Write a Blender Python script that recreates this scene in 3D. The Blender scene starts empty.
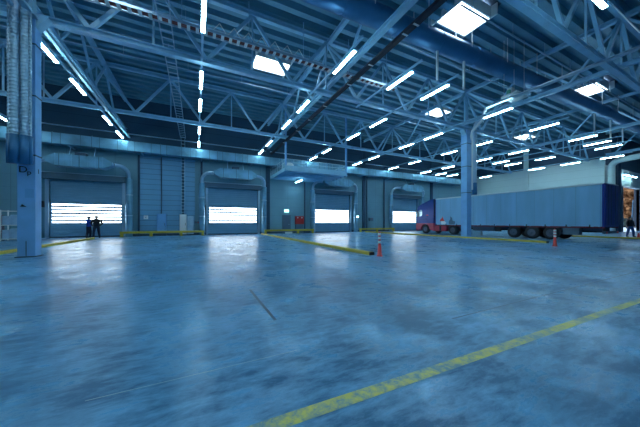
import bpy, bmesh, math, random
from mathutils import Vector, Matrix
random.seed(7)
C = bpy.context.scene
COL = C.collection
PI = math.pi

# ---------------------------------------------------------------- materials
def mat(name, col, rough=.55, metal=0.0, var=.12, scale=3.0, emit=None, strength=0, spec=.5, stretch=(1, 1, 1), bump=0, coat=0, lines=None):
    m = bpy.data.materials.new(name); m.use_nodes = True
    nt = m.node_tree; N = nt.nodes; L = nt.links
    b = N['Principled BSDF']
    b.inputs['Roughness'].default_value = rough
    b.inputs['Metallic'].default_value = metal
    b.inputs['Specular IOR Level'].default_value = spec
    tc = N.new('ShaderNodeTexCoord'); mp = N.new('ShaderNodeMapping'); mp.inputs['Scale'].default_value = stretch
    L.new(tc.outputs['Object'], mp.inputs['Vector'])
    nz = N.new('ShaderNodeTexNoise'); nz.inputs['Scale'].default_value = scale; nz.inputs['Detail'].default_value = 4
    L.new(mp.outputs['Vector'], nz.inputs['Vector'])
    cr = N.new('ShaderNodeValToRGB')
    cr.color_ramp.elements[0].position = .3; cr.color_ramp.elements[1].position = .7
    cr.color_ramp.elements[0].color = tuple(max(0, c * (1 - var)) for c in col) + (1,)
    cr.color_ramp.elements[1].color = tuple(min(1, c * (1 + var)) for c in col) + (1,)
    L.new(nz.outputs['Fac'], cr.inputs['Fac'])
    out = cr.outputs['Color']
    if lines:                                   # seams: (axis, period, width, factor)
        sx = N.new('ShaderNodeSeparateXYZ'); L.new(tc.outputs['Object'], sx.inputs['Vector'])
        for ax, per, wd, fac in lines:
            md = N.new('ShaderNodeMath'); md.operation = 'PINGPONG'; md.inputs[1].default_value = per / 2
            L.new(sx.outputs[ax], md.inputs[0])
            lt = N.new('ShaderNodeMath'); lt.operation = 'LESS_THAN'; lt.inputs[1].default_value = wd
            L.new(md.outputs[0], lt.inputs[0])
            mx = N.new('ShaderNodeMix'); mx.data_type = 'RGBA'
            L.new(lt.outputs[0], mx.inputs['Factor']); L.new(out, mx.inputs['A'])
            mx.inputs['B'].default_value = tuple(c * fac for c in col) + (1,)
            out = mx.outputs['Result']
    L.new(out, b.inputs['Base Color'])
    if bump:
        bp = N.new('ShaderNodeBump'); bp.inputs['Strength'].default_value = bump; bp.inputs['Distance'].default_value = .02
        L.new(nz.outputs['Fac'], bp.inputs['Height']); L.new(bp.outputs['Normal'], b.inputs['Normal'])
    if emit:
        b.inputs['Emission Color'].default_value = tuple(emit) + (1,)
        b.inputs['Emission Strength'].default_value = strength
    return m

LIGHT = (.42, .73, 1.0)
M = {}
def defmats():
    d = M
    d['steel'] = mat('blue_grey_steel', (.30, .58, .78), .42, .1, .1, 1.5)
    d['steel_dark'] = mat('dark_steel', (.05, .09, .15), .5, .2, .15, 2)
    d['deck'] = mat('roof_deck_steel', (.13, .32, .45), .4, .3, .1, .6)
    d['galv'] = mat('galvanised_steel', (.42, .60, .74), .3, .7, .08, 5, stretch=(1, 1, .3))
    d['duct'] = mat('blue_duct_steel', (.05, .19, .38), .32, .45, .12, 1.2)
    d['wallduct'] = mat('wall_duct_steel', (.18, .39, .55), .36, .4, .3, .9, lines=[(0, 1.25, .02, .45)])
    d['wall'] = mat('teal_wall_panel', (.17, .345, .44), .5, 0, .06, .5, lines=[(2, 1.05, .012, .82), (0, 3.35, .02, .75)])
    d['wall_lined'] = mat('ribbed_wall_panel', (.15, .37, .58), .45, 0, .06, .5, lines=[(2, .5, .03, .62)])
    d['wall_top'] = mat('dark_upper_wall', (.025, .07, .13), .6, 0, .1, .4, lines=[(2, 1.2, .02, .5)])  # upper walls and pillars, much darker than the panels below
    d['wall_pale'] = mat('pale_wall_panel', (.58, .72, .74), .6, 0, .05, .3, lines=[(2, 1.05, .015, .75)])
    d['column'] = mat('blue_painted_column', (.20, .46, .80), .5, 0, .08, 2.2)
    d['shutter'] = mat('blue_grey_door_slats', (.19, .39, .56), .38, .2, .05, 1)
    d['shutter_dark'] = mat('door_header_dark', (.10, .17, .24), .5, .1, .1, 1)
    d['glow_pane'] = mat('daylit_door_panes', (.8, .88, .95), .3, 0, .02, 1, emit=(.80, .93, 1), strength=9)
    d['sky_pane'] = mat('daylit_skylight_pane', (.8, .88, .95), .3, 0, .02, 1, emit=(.78, .92, 1), strength=9)
    d['lamp'] = mat('lamp_diffuser', (.9, .95, 1), .3, 0, .01, 1, emit=(.52, .88, 1), strength=38)
    d['white'] = mat('white_paint', (.75, .8, .82), .45, 0, .05, 3)
    d['yellow'] = mat('yellow_paint', (.58, .45, .05), .5, 0, .14, 6)
    d['red'] = mat('red_plastic', (.85, .06, .05), .4, 0, .08, 6)
    d['white_band'] = mat('white_reflective_band', (.9, .9, .92), .3, 0, .03, 6)
    d['orange'] = mat('red_cone', (.9, .07, .07), .45, 0, .08, 6)
    d['black'] = mat('black_rubber', (.012, .014, .02), .6, 0, .2, 6)
    d['navy'] = mat('navy_tray', (.006, .012, .035), .6, 0, .2, 3)
    d['red_cable'] = mat('red_cable', (.22, .06, .06), .5, 0, .1, 6)
    d['cab_blue'] = mat('cab_blue_paint', (.008, .06, .30), .3, .1, .08, 2)
    d['cab_red'] = mat('cab_red_paint', (.42, .04, .09), .3, .1, .1, 2)
    d['glass'] = mat('cab_glass', (.40, .55, .65), .08, .3, .05, 2)  # pale base colour paints in the whitish reflection on the glass
    d['curtain'] = mat('blue_grey_curtain', (.22, .48, .72), .42, 0, .1, 1.0, stretch=(1, 1.6, .3), lines=[(1, 1.24, .012, .72)])
    d['curtain_roof'] = mat('pale_trailer_roof', (.55, .66, .72), .5, 0, .05, 1)
    d['trailer_navy'] = mat('trailer_navy_paint', (.012, .035, .27), .35, .1, .1, 1)
    d['maroon'] = mat('maroon_rail', (.16, .02, .04), .5, .1, .1, 2)
    d['rim'] = mat('wheel_rim_grey', (.10, .13, .18), .4, .5, .1, 4)
    d['cab_box'] = mat('blue_cabinet_paint', (.16, .40, .72), .4, 0, .06, 2)
    d['fire'] = mat('fire_cabinet_red', (.55, .03, .03), .4, 0, .1, 3)
    d['doorgrey'] = mat('dark_grey_door_paint', (.10, .16, .24), .45, 0, .06, 3)
    d['exit'] = mat('lit_exit_sign', (.5, .9, .8), .4, 0, .02, 3, emit=(.55, 1, .85), strength=3)
    d['exit_green'] = mat('exit_green', (.02, .35, .16), .4, 0, .02, 3)
    d['skin'] = mat('skin', (.55, .32, .22), .55, 0, .05, 8)
    d['jacket_blue'] = mat('blue_jacket', (.02, .08, .50), .8, 0, .15, 8)
    d['jacket_black'] = mat('black_jacket', (.010, .011, .02), .85, 0, .2, 8)
    d['trousers'] = mat('dark_trousers', (.015, .02, .045), .85, 0, .2, 8)
    d['jeans'] = mat('blue_jeans', (.03, .10, .30), .85, 0, .15, 8)
    d['hair'] = mat('dark_hair', (.012, .01, .012), .7, 0, .2, 20)
    d['carton'] = mat('pale_blue_goods', (.34, .52, .70), .5, 0, .12, 3)
    d['dark_goods'] = mat('dark_goods', (.02, .04, .07), .5, 0, .2, 3)
    d['green'] = mat('green_part', (.08, .42, .28), .4, 0, .1, 3)
    d['asphalt'] = mat('pale_outdoor_paving', (.62, .64, .66), .8, 0, .08, .5)
    d['hedge'] = mat('dark_hedge_leaves', (.01, .02, .015), .9, 0, .3, 2)
    d['rust'] = mat('autumn_leaves', (.28, .11, .035), .9, 0, .35, 2.5)
    d['bark'] = mat('dark_bark', (.04, .03, .025), .9, 0, .3, 4)
    d['container'] = mat('outdoor_container_paint', (.012, .018, .03), .6, 0, .2, 1)
    d['slate'] = mat('slate_blue_sheet', (.10, .20, .30), .6, 0, .1, 1)
defmats()

def floor_mat():
    m = bpy.data.materials.new('polished_blue_concrete'); m.use_nodes = True
    nt = m.node_tree; N = nt.nodes; L = nt.links; b = N['Principled BSDF']
    tc = N.new('ShaderNodeTexCoord')
    def noise(scale, stretch, detail=6, dist=0, rot=0, rough=.6):
        mp = N.new('ShaderNodeMapping'); mp.inputs['Scale'].default_value = stretch; mp.inputs['Rotation'].default_value = (0, 0, rot)
        L.new(tc.outputs['Object'], mp.inputs['Vector'])
        n = N.new('ShaderNodeTexNoise'); n.inputs['Scale'].default_value = scale; n.inputs['Detail'].default_value = detail
        n.inputs['Distortion'].default_value = dist; n.inputs['Roughness'].default_value = rough
        L.new(mp.outputs['Vector'], n.inputs['Vector']); return n.outputs['Fac']
    def ramp(fac, a, c0, b_, c1):
        r = N.new('ShaderNodeValToRGB'); r.color_ramp.elements[0].position = a; r.color_ramp.elements[1].position = b_
        r.color_ramp.elements[0].color = c0; r.color_ramp.elements[1].color = c1; L.new(fac, r.inputs['Fac']); return r.outputs['Color']
    def math_(op, a, bb):
        n = N.new('ShaderNodeMath'); n.operation = op
        for i, v in enumerate((a, bb)):
            if isinstance(v, (int, float)): n.inputs[i].default_value = v
            else: L.new(v, n.inputs[i])
        return n.outputs[0]
    big = noise(.35, (1, 1, 1), 5, .6)
    mid = noise(1.3, (1, .8, 1), 8, .4, .4, .62)
    fine = noise(6.0, (.45, 1.5, 1), 10, .3, .6, .75)
    mixv = math_('ADD', math_('MULTIPLY', big, .36), math_('ADD', math_('MULTIPLY', mid, .30), math_('MULTIPLY', fine, .34)))
    col = ramp(mixv, .44, (.012, .115, .245, 1), .60, (.20, .49, .80, 1))
    L.new(col, b.inputs['Base Color'])
    ro = N.new('ShaderNodeMapRange'); ro.inputs['From Min'].default_value = .35; ro.inputs['From Max'].default_value = .65
    ro.inputs['To Min'].default_value = .42; ro.inputs['To Max'].default_value = .20
    L.new(math_('ADD', math_('MULTIPLY', mid, .6), math_('MULTIPLY', fine, .4)), ro.inputs['Value']); L.new(ro.outputs['Result'], b.inputs['Roughness'])
    b.inputs['Specular IOR Level'].default_value = .42
    bp = N.new('ShaderNodeBump'); bp.inputs['Strength'].default_value = .07; bp.inputs['Distance'].default_value = .02
    L.new(math_('ADD', math_('MULTIPLY', mid, .7), math_('MULTIPLY', fine, .3)), bp.inputs['Height']); L.new(bp.outputs['Normal'], b.inputs['Normal'])
    return m
M['floor'] = floor_mat()

def worn_paint():
    m = bpy.data.materials.new('worn_yellow_floor_paint'); m.use_nodes = True
    nt = m.node_tree; N = nt.nodes; L = nt.links; b = N['Principled BSDF']
    tc = N.new('ShaderNodeTexCoord')
    n = N.new('ShaderNodeTexNoise'); n.inputs['Scale'].default_value = 9; n.inputs['Detail'].default_value = 9; n.inputs['Roughness'].default_value = .75
    L.new(tc.outputs['Object'], n.inputs['Vector'])
    n2 = N.new('ShaderNodeTexNoise'); n2.inputs['Scale'].default_value = 1.3; n2.inputs['Detail'].default_value = 3
    L.new(tc.outputs['Object'], n2.inputs['Vector'])
    a = N.new('ShaderNodeMath'); a.operation = 'ADD'; L.new(n.outputs['Fac'], a.inputs[0]); L.new(n2.outputs['Fac'], a.inputs[1])
    r = N.new('ShaderNodeValToRGB'); r.color_ramp.elements[0].position = .45; r.color_ramp.elements[1].position = .55
    h = N.new('ShaderNodeMath'); h.operation = 'MULTIPLY'; h.inputs[1].default_value = .5; L.new(a.outputs[0], h.inputs[0])
    r.color_ramp.elements[0].color = (.14, .28, .33, 1); r.color_ramp.elements[1].color = (.62, .58, .13, 1)
    L.new(h.outputs[0], r.inputs['Fac']); L.new(r.outputs['Color'], b.inputs['Base Color']); b.inputs['Roughness'].default_value = .4
    return m
M['worn'] = worn_paint()

# ---------------------------------------------------------------- mesh builder
class MB:
    def __init__(s): s.v = []; s.f = []; s.mi = []; s.sm = []; s.cur = 0
    def mesh(s, vs, fs, smooth=False):
        o = len(s.v); s.v += [Vector(p) for p in vs]
        for f in fs: s.f.append([i + o for i in f]); s.mi.append(s.cur); s.sm.append(smooth)
        return s
    def box(s, x0, x1, y0, y1, z0, z1):
        v = [(x0, y0, z0), (x1, y0, z0), (x1, y1, z0), (x0, y1, z0), (x0, y0, z1), (x1, y0, z1), (x1, y1, z1), (x0, y1, z1)]
        return s.mesh(v, [(0, 3, 2, 1), (4, 5, 6, 7), (0, 1, 5, 4), (1, 2, 6, 5), (2, 3, 7, 6), (3, 0, 4, 7)])
    def bevbox(s, x0, x1, y0, y1, z0, z1, b=.02):
        bm = bmesh.new(); bmesh.ops.create_cube(bm, size=1)
        for v in bm.verts: v.co = Vector(((x0 + x1) / 2 + v.co.x * (x1 - x0), (y0 + y1) / 2 + v.co.y * (y1 - y0), (z0 + z1) / 2 + v.co.z * (z1 - z0)))
        bmesh.ops.bevel(bm, geom=bm.edges[:], offset=b, segments=2, affect='EDGES', profile=.5)
        bm.verts.index_update()
        s.mesh([v.co.copy() for v in bm.verts], [[v.index for v in f.verts] for f in bm.faces]); bm.free(); return s
    def frame_of(s, p, q):
        d = (Vector(q) - Vector(p)).normalized()
        up = Vector((0, 0, 1)) if abs(d.z) < .95 else Vector((0, 1, 0))
        a = d.cross(up).normalized(); return d, a, a.cross(d).normalized()
    def bar(s, p, q, w, h):
        d, a, u = s.frame_of(p, q); p = Vector(p); q = Vector(q); vs = []
        for c in (p, q):
            for i, j in ((-1, -1), (1, -1), (1, 1), (-1, 1)): vs.append(c + a * w / 2 * i + u * h / 2 * j)
        return s.mesh(vs, [(0, 1, 2, 3), (7, 6, 5, 4), (0, 4, 5, 1), (1, 5, 6, 2), (2, 6, 7, 3), (3, 7, 4, 0)])
    def ibeam(s, p, q, w, h, t=.03):            # I section
        d, a, u = s.frame_of(p, q)
        s.bar(Vector(p) + u * (h / 2 - t / 2), Vector(q) + u * (h / 2 - t / 2), w, t)
        s.bar(Vector(p) - u * (h / 2 - t / 2), Vector(q) - u * (h / 2 - t / 2), w, t)
        return s.bar(p, q, t, h - 2 * t)
    def tube(s, pts, r, n=12, caps=True, smooth=True):
        pts = [Vector(p) for p in pts]; rs = r if isinstance(r, (list, tuple)) else [r] * len(pts)
        vs = []; prev = None
        for i, p in enumerate(pts):
            d = (pts[min(i + 1, len(pts) - 1)] - pts[max(i - 1, 0)]).normalized()
            if prev is None: _, a, u = s.frame_of(p, p + d)
            else:
                a = (prev - d * prev.dot(d)).normalized(); u = a.cross(d).normalized()
            prev = a
            for k in range(n):
                t = 2 * PI * k / n; vs.append(p + a * math.cos(t) * rs[i] + u * math.sin(t) * rs[i])
        fs = [(i * n + k, (i + 1) * n + k, (i + 1) * n + (k + 1) % n, i * n + (k + 1) % n) for i in range(len(pts) - 1) for k in range(n)]
        s.mesh(vs, fs, smooth)
        if caps: s.mesh(vs[:n], [list(range(n))]); s.mesh(vs[-n:], [list(range(n))[::-1]])
        return s
    def lathe(s, prof, c=(0, 0, 0), n=16, axis='z', smooth=True):
        vs = []
        for r, h in prof:
            for k in range(n):
                t = 2 * PI * k / n; a, b = r * math.cos(t), r * math.sin(t)
                p = (a, b, h) if axis == 'z' else ((h, a, b) if axis == 'x' else (a, h, b))
                vs.append(Vector(p) + Vector(c))
        fs = [(i * n + k, i * n + (k + 1) % n, (i + 1) * n + (k + 1) % n, (i + 1) * n + k) for i in range(len(prof) - 1) for k in range(n)]
        s.mesh(vs, fs, smooth)
        s.mesh(vs[:n], [list(range(n))[::-1]]); s.mesh(vs[-n:], [list(range(n))]); return s
    def prism(s, poly, ax, a0, a1):             # poly 2D in the other two axes, extruded along ax
        def P(u, v, w): return {'x': (w, u, v), 'y': (u, w, v), 'z': (u, v, w)}[ax]
        n = len(poly); vs = [P(u, v, a0) for u, v in poly] + [P(u, v, a1) for u, v in poly]
        return s.mesh(vs, [list(range(n))[::-1], list(range(n, 2 * n))] + [(i, (i + 1) % n, n + (i + 1) % n, n + i) for i in range(n)])
    def build(s, name, m, parent=None, world=True):
        me = bpy.data.meshes.new(name)
        off = Vector((0, 0, 0))
        if parent is not None and world:
            p = parent
            while p is not None: off += p.location; p = p.parent
        me.from_pydata([tuple(v - off) for v in s.v], [], s.f)
        for mm in (m if isinstance(m, (list, tuple)) else [m]): me.materials.append(M[mm] if isinstance(mm, str) else mm)
        me.polygons.foreach_set('material_index', s.mi); me.polygons.foreach_set('use_smooth', s.sm)
        bm = bmesh.new(); bm.from_mesh(me); bmesh.ops.recalc_face_normals(bm, faces=bm.faces[:]); bm.to_mesh(me); bm.free()
        me.update()
        o = bpy.data.objects.new(name, me); COL.objects.link(o)
        if parent is not None: o.parent = parent
        return o

def thing(name, label, cat, loc=(0, 0, 0), group=None, rz=0):
    o = bpy.data.objects.new(name, None); COL.objects.link(o); o.location = loc; o.rotation_euler.z = rz
    o.empty_display_size = .2; o['label'] = label; o['category'] = cat
    if group: o['group'] = group
    return o
def tag(o, label, cat, group=None):
    o['label'] = label; o['category'] = cat
    if group: o['group'] = group
    return o
def struct(o): o['kind'] = 'structure'; return o
def copy_tree(o, parent=None):
    c = o.copy(); COL.objects.link(c)
    if parent is not None: c.parent = parent
    for ch in list(o.children): copy_tree(ch, c)
    return c
def recenter(o):                                # put a single-mesh thing's origin at its base centre
    vs = o.data.vertices
    lo = [min(v.co[i] for v in vs) for i in range(3)]; hi = [max(v.co[i] for v in vs) for i in range(3)]
    c = Vector(((lo[0] + hi[0]) / 2, (lo[1] + hi[1]) / 2, lo[2])); o.data.transform(Matrix.Translation(-c)); o.location = c; return o

D = 29.2          # back wall
X0, X1 = -31.0, 62.0
Y0 = -13.0
XR, YR = 47.0, 12.7   # corner of the recess on the far side
ZR = 13.05        # underside of the roof deck
ORD = ['first', 'second', 'third', 'fourth', 'fifth', 'sixth', 'seventh', 'eighth', 'ninth', 'tenth', 'eleventh']

# ---------------------------------------------------------------- shell
struct(MB().mesh([(X0, Y0, 0), (X1, Y0, 0), (X1, YR, 0), (XR, YR, 0), (XR, D + .3, 0), (X0, D + .3, 0)], [(0, 1, 2, 3, 4, 5)]).build('floor', 'floor'))
DOORS = [(-11.15, -6.15), (1.15, 6.4), (13.7, 19.0), (26.5, 31.8)]
DZ = 5.0
def wall_with_holes(x0, x1, y0, y1, z0, z1, holes, hz):
    mb = MB(); x = x0
    for a, b in holes: mb.box(x, a, y0, y1, z0, hz); x = b
    mb.box(x, x1, y0, y1, z0, hz); mb.box(x0, x1, y0, y1, hz, z1); return mb
struct(wall_with_holes(X0, XR + .3, D, D + .3, 0, 8.7, DOORS, DZ).build('wall_back', 'wall'))
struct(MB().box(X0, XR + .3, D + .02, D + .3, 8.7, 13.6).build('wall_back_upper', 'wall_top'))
struct(MB().box(-4.95, -0.1, D - .05, D, 0.02, 7.8).build('wall_back_panel', 'wall_lined'))
struct(MB().box(X0 - .3, X0, Y0, D + .3, 0, 13.6).build('wall_left', 'wall'))
struct(MB().box(X0 - .3, X1 + .3, Y0 - .3, Y0, 0, 13.6).build('wall_front', 'wall'))
struct(MB().box(XR, XR + .3, YR, D, 0, 9.6).build('wall_right', 'wall_pale'))
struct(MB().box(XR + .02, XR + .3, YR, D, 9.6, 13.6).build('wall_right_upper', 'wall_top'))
OPX = (53.2, 60.4)
struct(wall_with_holes(XR + .3, X1, YR, YR + .3, 0, 8.7, [OPX], 6.3).build('wall_recess', 'wall_pale'))
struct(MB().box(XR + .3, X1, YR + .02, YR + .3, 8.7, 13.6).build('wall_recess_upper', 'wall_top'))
struct(MB().box(X1, X1 + .3, Y0, YR + .3, 0, 13.6).build('wall_far', 'wall'))
mb = MB()
mb.box(49.2, 49.75, YR - .5, YR, 0, 13.0); mb.box(51.5, 51.8, YR - .3, YR, 0, 13.0)
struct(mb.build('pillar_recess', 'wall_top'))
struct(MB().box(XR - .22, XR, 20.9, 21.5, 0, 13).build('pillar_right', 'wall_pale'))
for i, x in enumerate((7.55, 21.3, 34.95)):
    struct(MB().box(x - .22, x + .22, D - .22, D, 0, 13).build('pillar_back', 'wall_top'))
# dark base strips along the back wall
for i, (a, b) in enumerate([(-5.95, .95), (6.6, 13.5), (19.2, 26.3)]):
    struct(MB().box(a, b, D - .06, D, 0, .22).build('baseboard_back', 'steel_dark'))

# roof deck: trapezoid sheet with openings for the skylights
SKY = [(x, 9.35) for x in (-21.5, -3.9, 13.85, 31.3, 49.0)] + [(x, 18.5) for x in (-12.6, 5.05, 23.0, 40.6)] + [(x, .5) for x in (-12.6, 5.05, 23.0, 40.6)]
SX, SY = 1.28, .8
mb = MB(); P = .8; y = Y0
while y < D:
    y1 = min(y + P, D)
    prof = [(y, ZR + .36), (y + .34, ZR + .36), (y + .40, ZR), (y + .74, ZR), (y + P, ZR + .36)]
    holes = sorted((sx - SX, sx + SX) for sx, sy in SKY if sy - SY < y + P - .01 and sy + SY > y + .01)
    xs = []; x = X0
    for a, b in holes: xs.append((x, a)); x = b
    xs.append((x, X1))
    for a, b in xs:
        vs = []; fs = []
        for (py, pz) in prof: vs += [(a, min(py, D + .02), pz), (b, min(py, D + .02), pz)]
        for i in range(4): fs.append((2 * i, 2 * i + 1, 2 * i + 3, 2 * i + 2))
        mb.mesh(vs, fs)
    y += P
struct(mb.build('ceiling', 'deck'))
struct(MB().box(X0, X1, Y0, D + .3, 13.75, 13.85).build('ceiling_cover', 'steel_dark'))
for i, (sx, sy) in enumerate(SKY):
    wname = 'window_%d' % (i + 1)
    r = struct(bpy.data.objects.new(wname, None)); COL.objects.link(r); r.location = (sx, sy, ZR)
    mb = MB()
    for a in (-1, 1):
        mb.box(sx + a * SX - .04, sx + a * SX + .04, sy - SY - .35, sy + SY + .35, ZR - .04, ZR + .6)
        mb.box(sx - SX, sx + SX, sy + a * (SY + .0) - .04, sy + a * (SY + .0) + .04, ZR - .04, ZR + .6)
    mb.build('skylight_frame', 'white', r)
    MB().box(sx - SX + .04, sx + SX - .04, sy - SY + .04, sy + SY - .04, ZR + .3, ZR + .36).build('skylight_pane', 'sky_pane', r)
    mb = MB()
    mb.box(sx - .025, sx + .025, sy - SY, sy + SY, ZR + .24, ZR + .3); mb.build('skylight_bar', 'steel', r)

# ---------------------------------------------------------------- roof trusses
NB = 4.6
def xtruss(y, where):
    zb, zt = 9.55, 12.85
    t = thing('roof_truss', 'steel roof truss spanning the hall, %s' % where, 'truss', (0, y, zb), 'roof trusses across the hall')
    MB().ibeam((X0 + .05, y, zb), ((XR - .05) if y > YR else X1 - .05, y, zb), .26, .26).build('bottom_chord', 'steel', t)
    MB().ibeam((X0 + .05, y, zt), ((XR - .05) if y > YR else X1 - .05, y, zt), .26, .28).build('top_chord', 'steel', t)
    proto = None; proto2 = None; proto3 = None
    k = -7
    xe = XR if y > YR else X1
    while True:
        xt = 2.8 + NB * k; k += 1
        if xt - 2.3 < X0 + 1: continue
        if xt + 2.3 > xe - .5: break
        if proto is None:
            proto = MB().bar((-2.3, 0, .1), (0, 0, zt - zb - .1), .15, .17).build('web_diagonal', 'steel', t, world=False)
            proto2 = MB().bar((0, 0, zt - zb - .1), (2.3, 0, .1), .15, .17).build('web_diagonal', 'steel', t, world=False)
            proto3 = MB().bar((0, 0, .1), (0, 0, zt - zb - .1), .08, .08).build('web_post', 'steel', t, world=False)
            a, b, c = proto, proto2, proto3
        else:
            a, b, c = proto.copy(), proto2.copy(), proto3.copy()
            for o in (a, b, c): COL.objects.link(o)
        for o in (a, b, c): o.location = (xt, 0, 0)
xtruss(5.1, 'in front of the round duct')
xtruss(14.1, 'resting on the two free-standing columns')
xtruss(23.25, 'next to the dock door wall')
for w, lbl in ((-4.0, 'behind the viewer over the yellow floor line'),):
    xtruss(w, lbl)

def ytruss(x, where):
    zb, zt = 10.0, 12.7
    t = thing('longitudinal_truss', 'steel girder running towards the dock doors, %s' % where, 'truss', (x, Y0, zb), 'girders running towards the dock doors')
    ye = D - .05
    if x > XR: ye = YR - .05
    MB().ibeam((x, Y0 + .05, zb), (x, ye, zb), .24, .26).build('bottom_chord', 'steel', t)
    MB().ibeam((x, Y0 + .05, zt), (x, ye, zt), .24, .26).build('top_chord', 'steel', t)
    y = 14.1 - 4.55 * 5; p = None
    while y < ye - 2.4:
        if y > Y0 + 2.4:
            for s in (0, 1):
                m_ = MB().bar((0, -2.27 if s == 0 else 0, .1 if s == 0 else zt - zb - .1), (0, 0 if s == 0 else 2.27, zt - zb - .1 if s == 0 else .1), .12, .12)
                o = m_.build('web_diagonal', 'steel', t, world=False); o.location = (0, y - Y0, 0)
        y += 4.55
ytruss(-5.9, 'carried by the lettered column')
ytruss(7.55, 'above the navy cable tray')
ytruss(21.2, 'carried by the column beside the truck')
ytruss(34.6, 'beyond the truck')
ytruss(47.2, 'ending at the pale wall corner')

# secondary purlin beams under the deck
for i, (y, lbl) in enumerate([(9.6, 'over the large round duct'), (18.6, 'midway between the column line and the back truss')]):
    o = MB().ibeam((X0 + .1, y + 1.3, 12.78), (X1 - .1 if y < YR - 2 else XR - .05, y + 1.3, 12.78), .16, .3).build('purlin', 'steel')
    tag(recenter(o), 'slim steel purlin under the roof deck, %s' % lbl, 'beam')

# ---------------------------------------------------------------- columns
def column(x, y, lbl, name='steel_column', hx=.25, hy=.22):
    t = thing(name, lbl, 'column', (x, y, 0))
    MB().bevbox(x - hx, x + hx, y - hy, y + hy, 0, 9.4, .015).build('shaft', 'column', t)
    mb = MB()
    for z in (3.9, 6.2, 8.2): mb.box(x - hx - .012, x + hx + .012, y - hy - .012, y + hy + .012, z, z + .05)
    mb.build('strap', 'steel_dark', t)
    MB().prism([(x - .25, 8.9), (x - .6, 9.42), (x + .6, 9.42), (x + .25, 8.9)], 'y', y - .2, y + .2).build('bracket', 'steel', t)
    MB().bevbox(x - hx - .05, x + hx + .05, y - hy - .05, y + hy + .05, 0, .04, .01).build('base_plate', 'steel_dark', t)
    mb = MB().box(x - .14, x + .14, y - .12, y + .12, 9.35, 12.7); mb.build('neck', 'steel', t)
    return t
cl = column(-5.82, 13.8, 'blue concrete-look column marked with the letters Dp beside hanging ducts')
cr_ = column(21.45, 14.2, 'blue column standing in front of the curtain-sided trailer', hx=.3, hy=.28)

def repeat(name, mb, m, t, spots):
    """one part built once around the origin, copied to each spot (world coordinates)"""
    o = None
    for p in spots:
        if o is None: o = c = mb.build(name, m, t, world=False)
        else: c = o.copy(); COL.objects.link(c)
        c.location = Vector(p) - t.location
def frange(a, b, st):
    while a < b: yield a; a += st
def text_part(s, size, loc, rot, m, parent, name='lettering'):
    c = bpy.data.curves.new(name, 'FONT'); c.body = s; c.size = size; c.extrude = .004
    c.materials.append(M[m]); o = bpy.data.objects.new(name, c); COL.objects.link(o)
    o.parent = parent; o.location = Vector(loc) - parent.location; o.rotation_euler = rot; return o
yf = 13.8 - .225
text_part('D', .34, (-6.03, yf - .006, 3.24), (PI / 2, 0, 0), 'black', cl)
text_part('p', .26, (-5.80, yf - .006, 3.17), (PI / 2, 0, 0), 'black', cl)
text_part('1', .26, (-5.564, 13.72, 3.25), (PI / 2, 0, PI / 2), 'black', cl)
MB().box(-5.85, -5.60, yf - .012, yf, 2.28, 2.62).build('notice', 'cab_box', cl)
MB().prism([(-5.98, 1.93), (-5.80, 1.93), (-5.93, 2.03)], 'y', yf - .012, yf).build('marker', 'black', cl)
MB().box(-5.83, -5.81, yf - .012, yf, .05, .62).build('seam', 'steel_dark', cl)

# hanging spiral ducts at the columns
def drop_ducts(xs, y, zb, lbl, bend):
    t = thing('drop_duct', lbl, 'air duct', (xs[0], y, zb))
    for i, (x, yy, r) in enumerate(xs_ for xs_ in xs[1]):
        z = zb; prof = []
        while z < 9.3:
            prof += [(r, z), (r, z + .10), (r + .007, z + .11), (r + .007, z + .12), (r, z + .13)]; z += .13
        MB().lathe(prof, (x, yy, 0), 20).build('spiral_pipe', 'galv', t)
        MB().lathe([(r - .02, zb - .01), (r + .03, zb - .01), (r + .03, zb + 1.05), (r, zb + 1.05)], (x, yy, 0), 20).build('outlet_sleeve', 'duct', t)
    # elbow going up to the large round duct
    x, yy, r = xs[1][0]
    pts = [(x, yy, 9.2), (x, yy, 9.5)]
    for k in range(1, 8):
        a = PI / 2 * k / 8; pts.append((x - bend[0] * .6 * (1 - math.cos(a)), yy + bend[1] * .6 * (1 - math.cos(a)), 9.5 + .6 * math.sin(a)))
    yd = 9.94 - .028 * (x - bend[0] * .6)
    pts += [(x - bend[0] * .6, yy + bend[1] * .6, 10.1), (x - bend[0] * .6, yd + .4, 10.95)]
    fine = []
    for a, b in zip(pts[:-1], pts[1:]):
        a = Vector(a); b = Vector(b); n = max(1, int((b - a).length / .15))
        for j in range(n): fine.append(a.lerp(b, j / n))
    fine.append(Vector(pts[-1]))
    MB().tube(fine, [r + (.02 if j % 2 else 0) for j in range(len(fine))], 16).build('flexible_elbow', 'galv', t)
drop_ducts((-5.9, [(-5.95, 13.18, .13), (-5.70, 13.2, .11), (-6.11, 13.2, .04), (-5.55, 13.22, .035)]), 13.2, 3.5, 'cluster of galvanised spiral ducts hanging beside the lettered column', (.9, -1))
drop_ducts((21.7, [(22.65, 14.2, .17), (22.98, 14.4, .13)]), 14.2, 3.85, 'pair of galvanised ducts hanging behind the column near the truck', (.9, -1))

# large round duct across the hall
t = thing('round_duct', 'large dark blue round air duct crossing the hall under the roof', 'air duct', (0, 9.94, 11.35))
def dY(x): return 9.94 - .028 * x
MB().tube([(X0 + .1, dY(X0), 11.35), (X1 - .1, dY(X1), 11.35)], .51, 40).build('duct_body', 'duct', t)
repeat('joint_ring', MB().tube([(-.03, 0, 0), (.03, 0, 0)], .525, 40), 'duct', t, [(x, dY(x), 11.35) for x in frange(X0 + 1, X1, 3.0)])
repeat('hanger_rod', MB().tube([(0, 0, 0), (0, 0, 1.55)], .02, 6), 'white', t, [(x, dY(x) + s * .5, 11.4) for x in frange(X0 + 1, X1 - 1, 3.4) for s in (-1, 1)])

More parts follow.
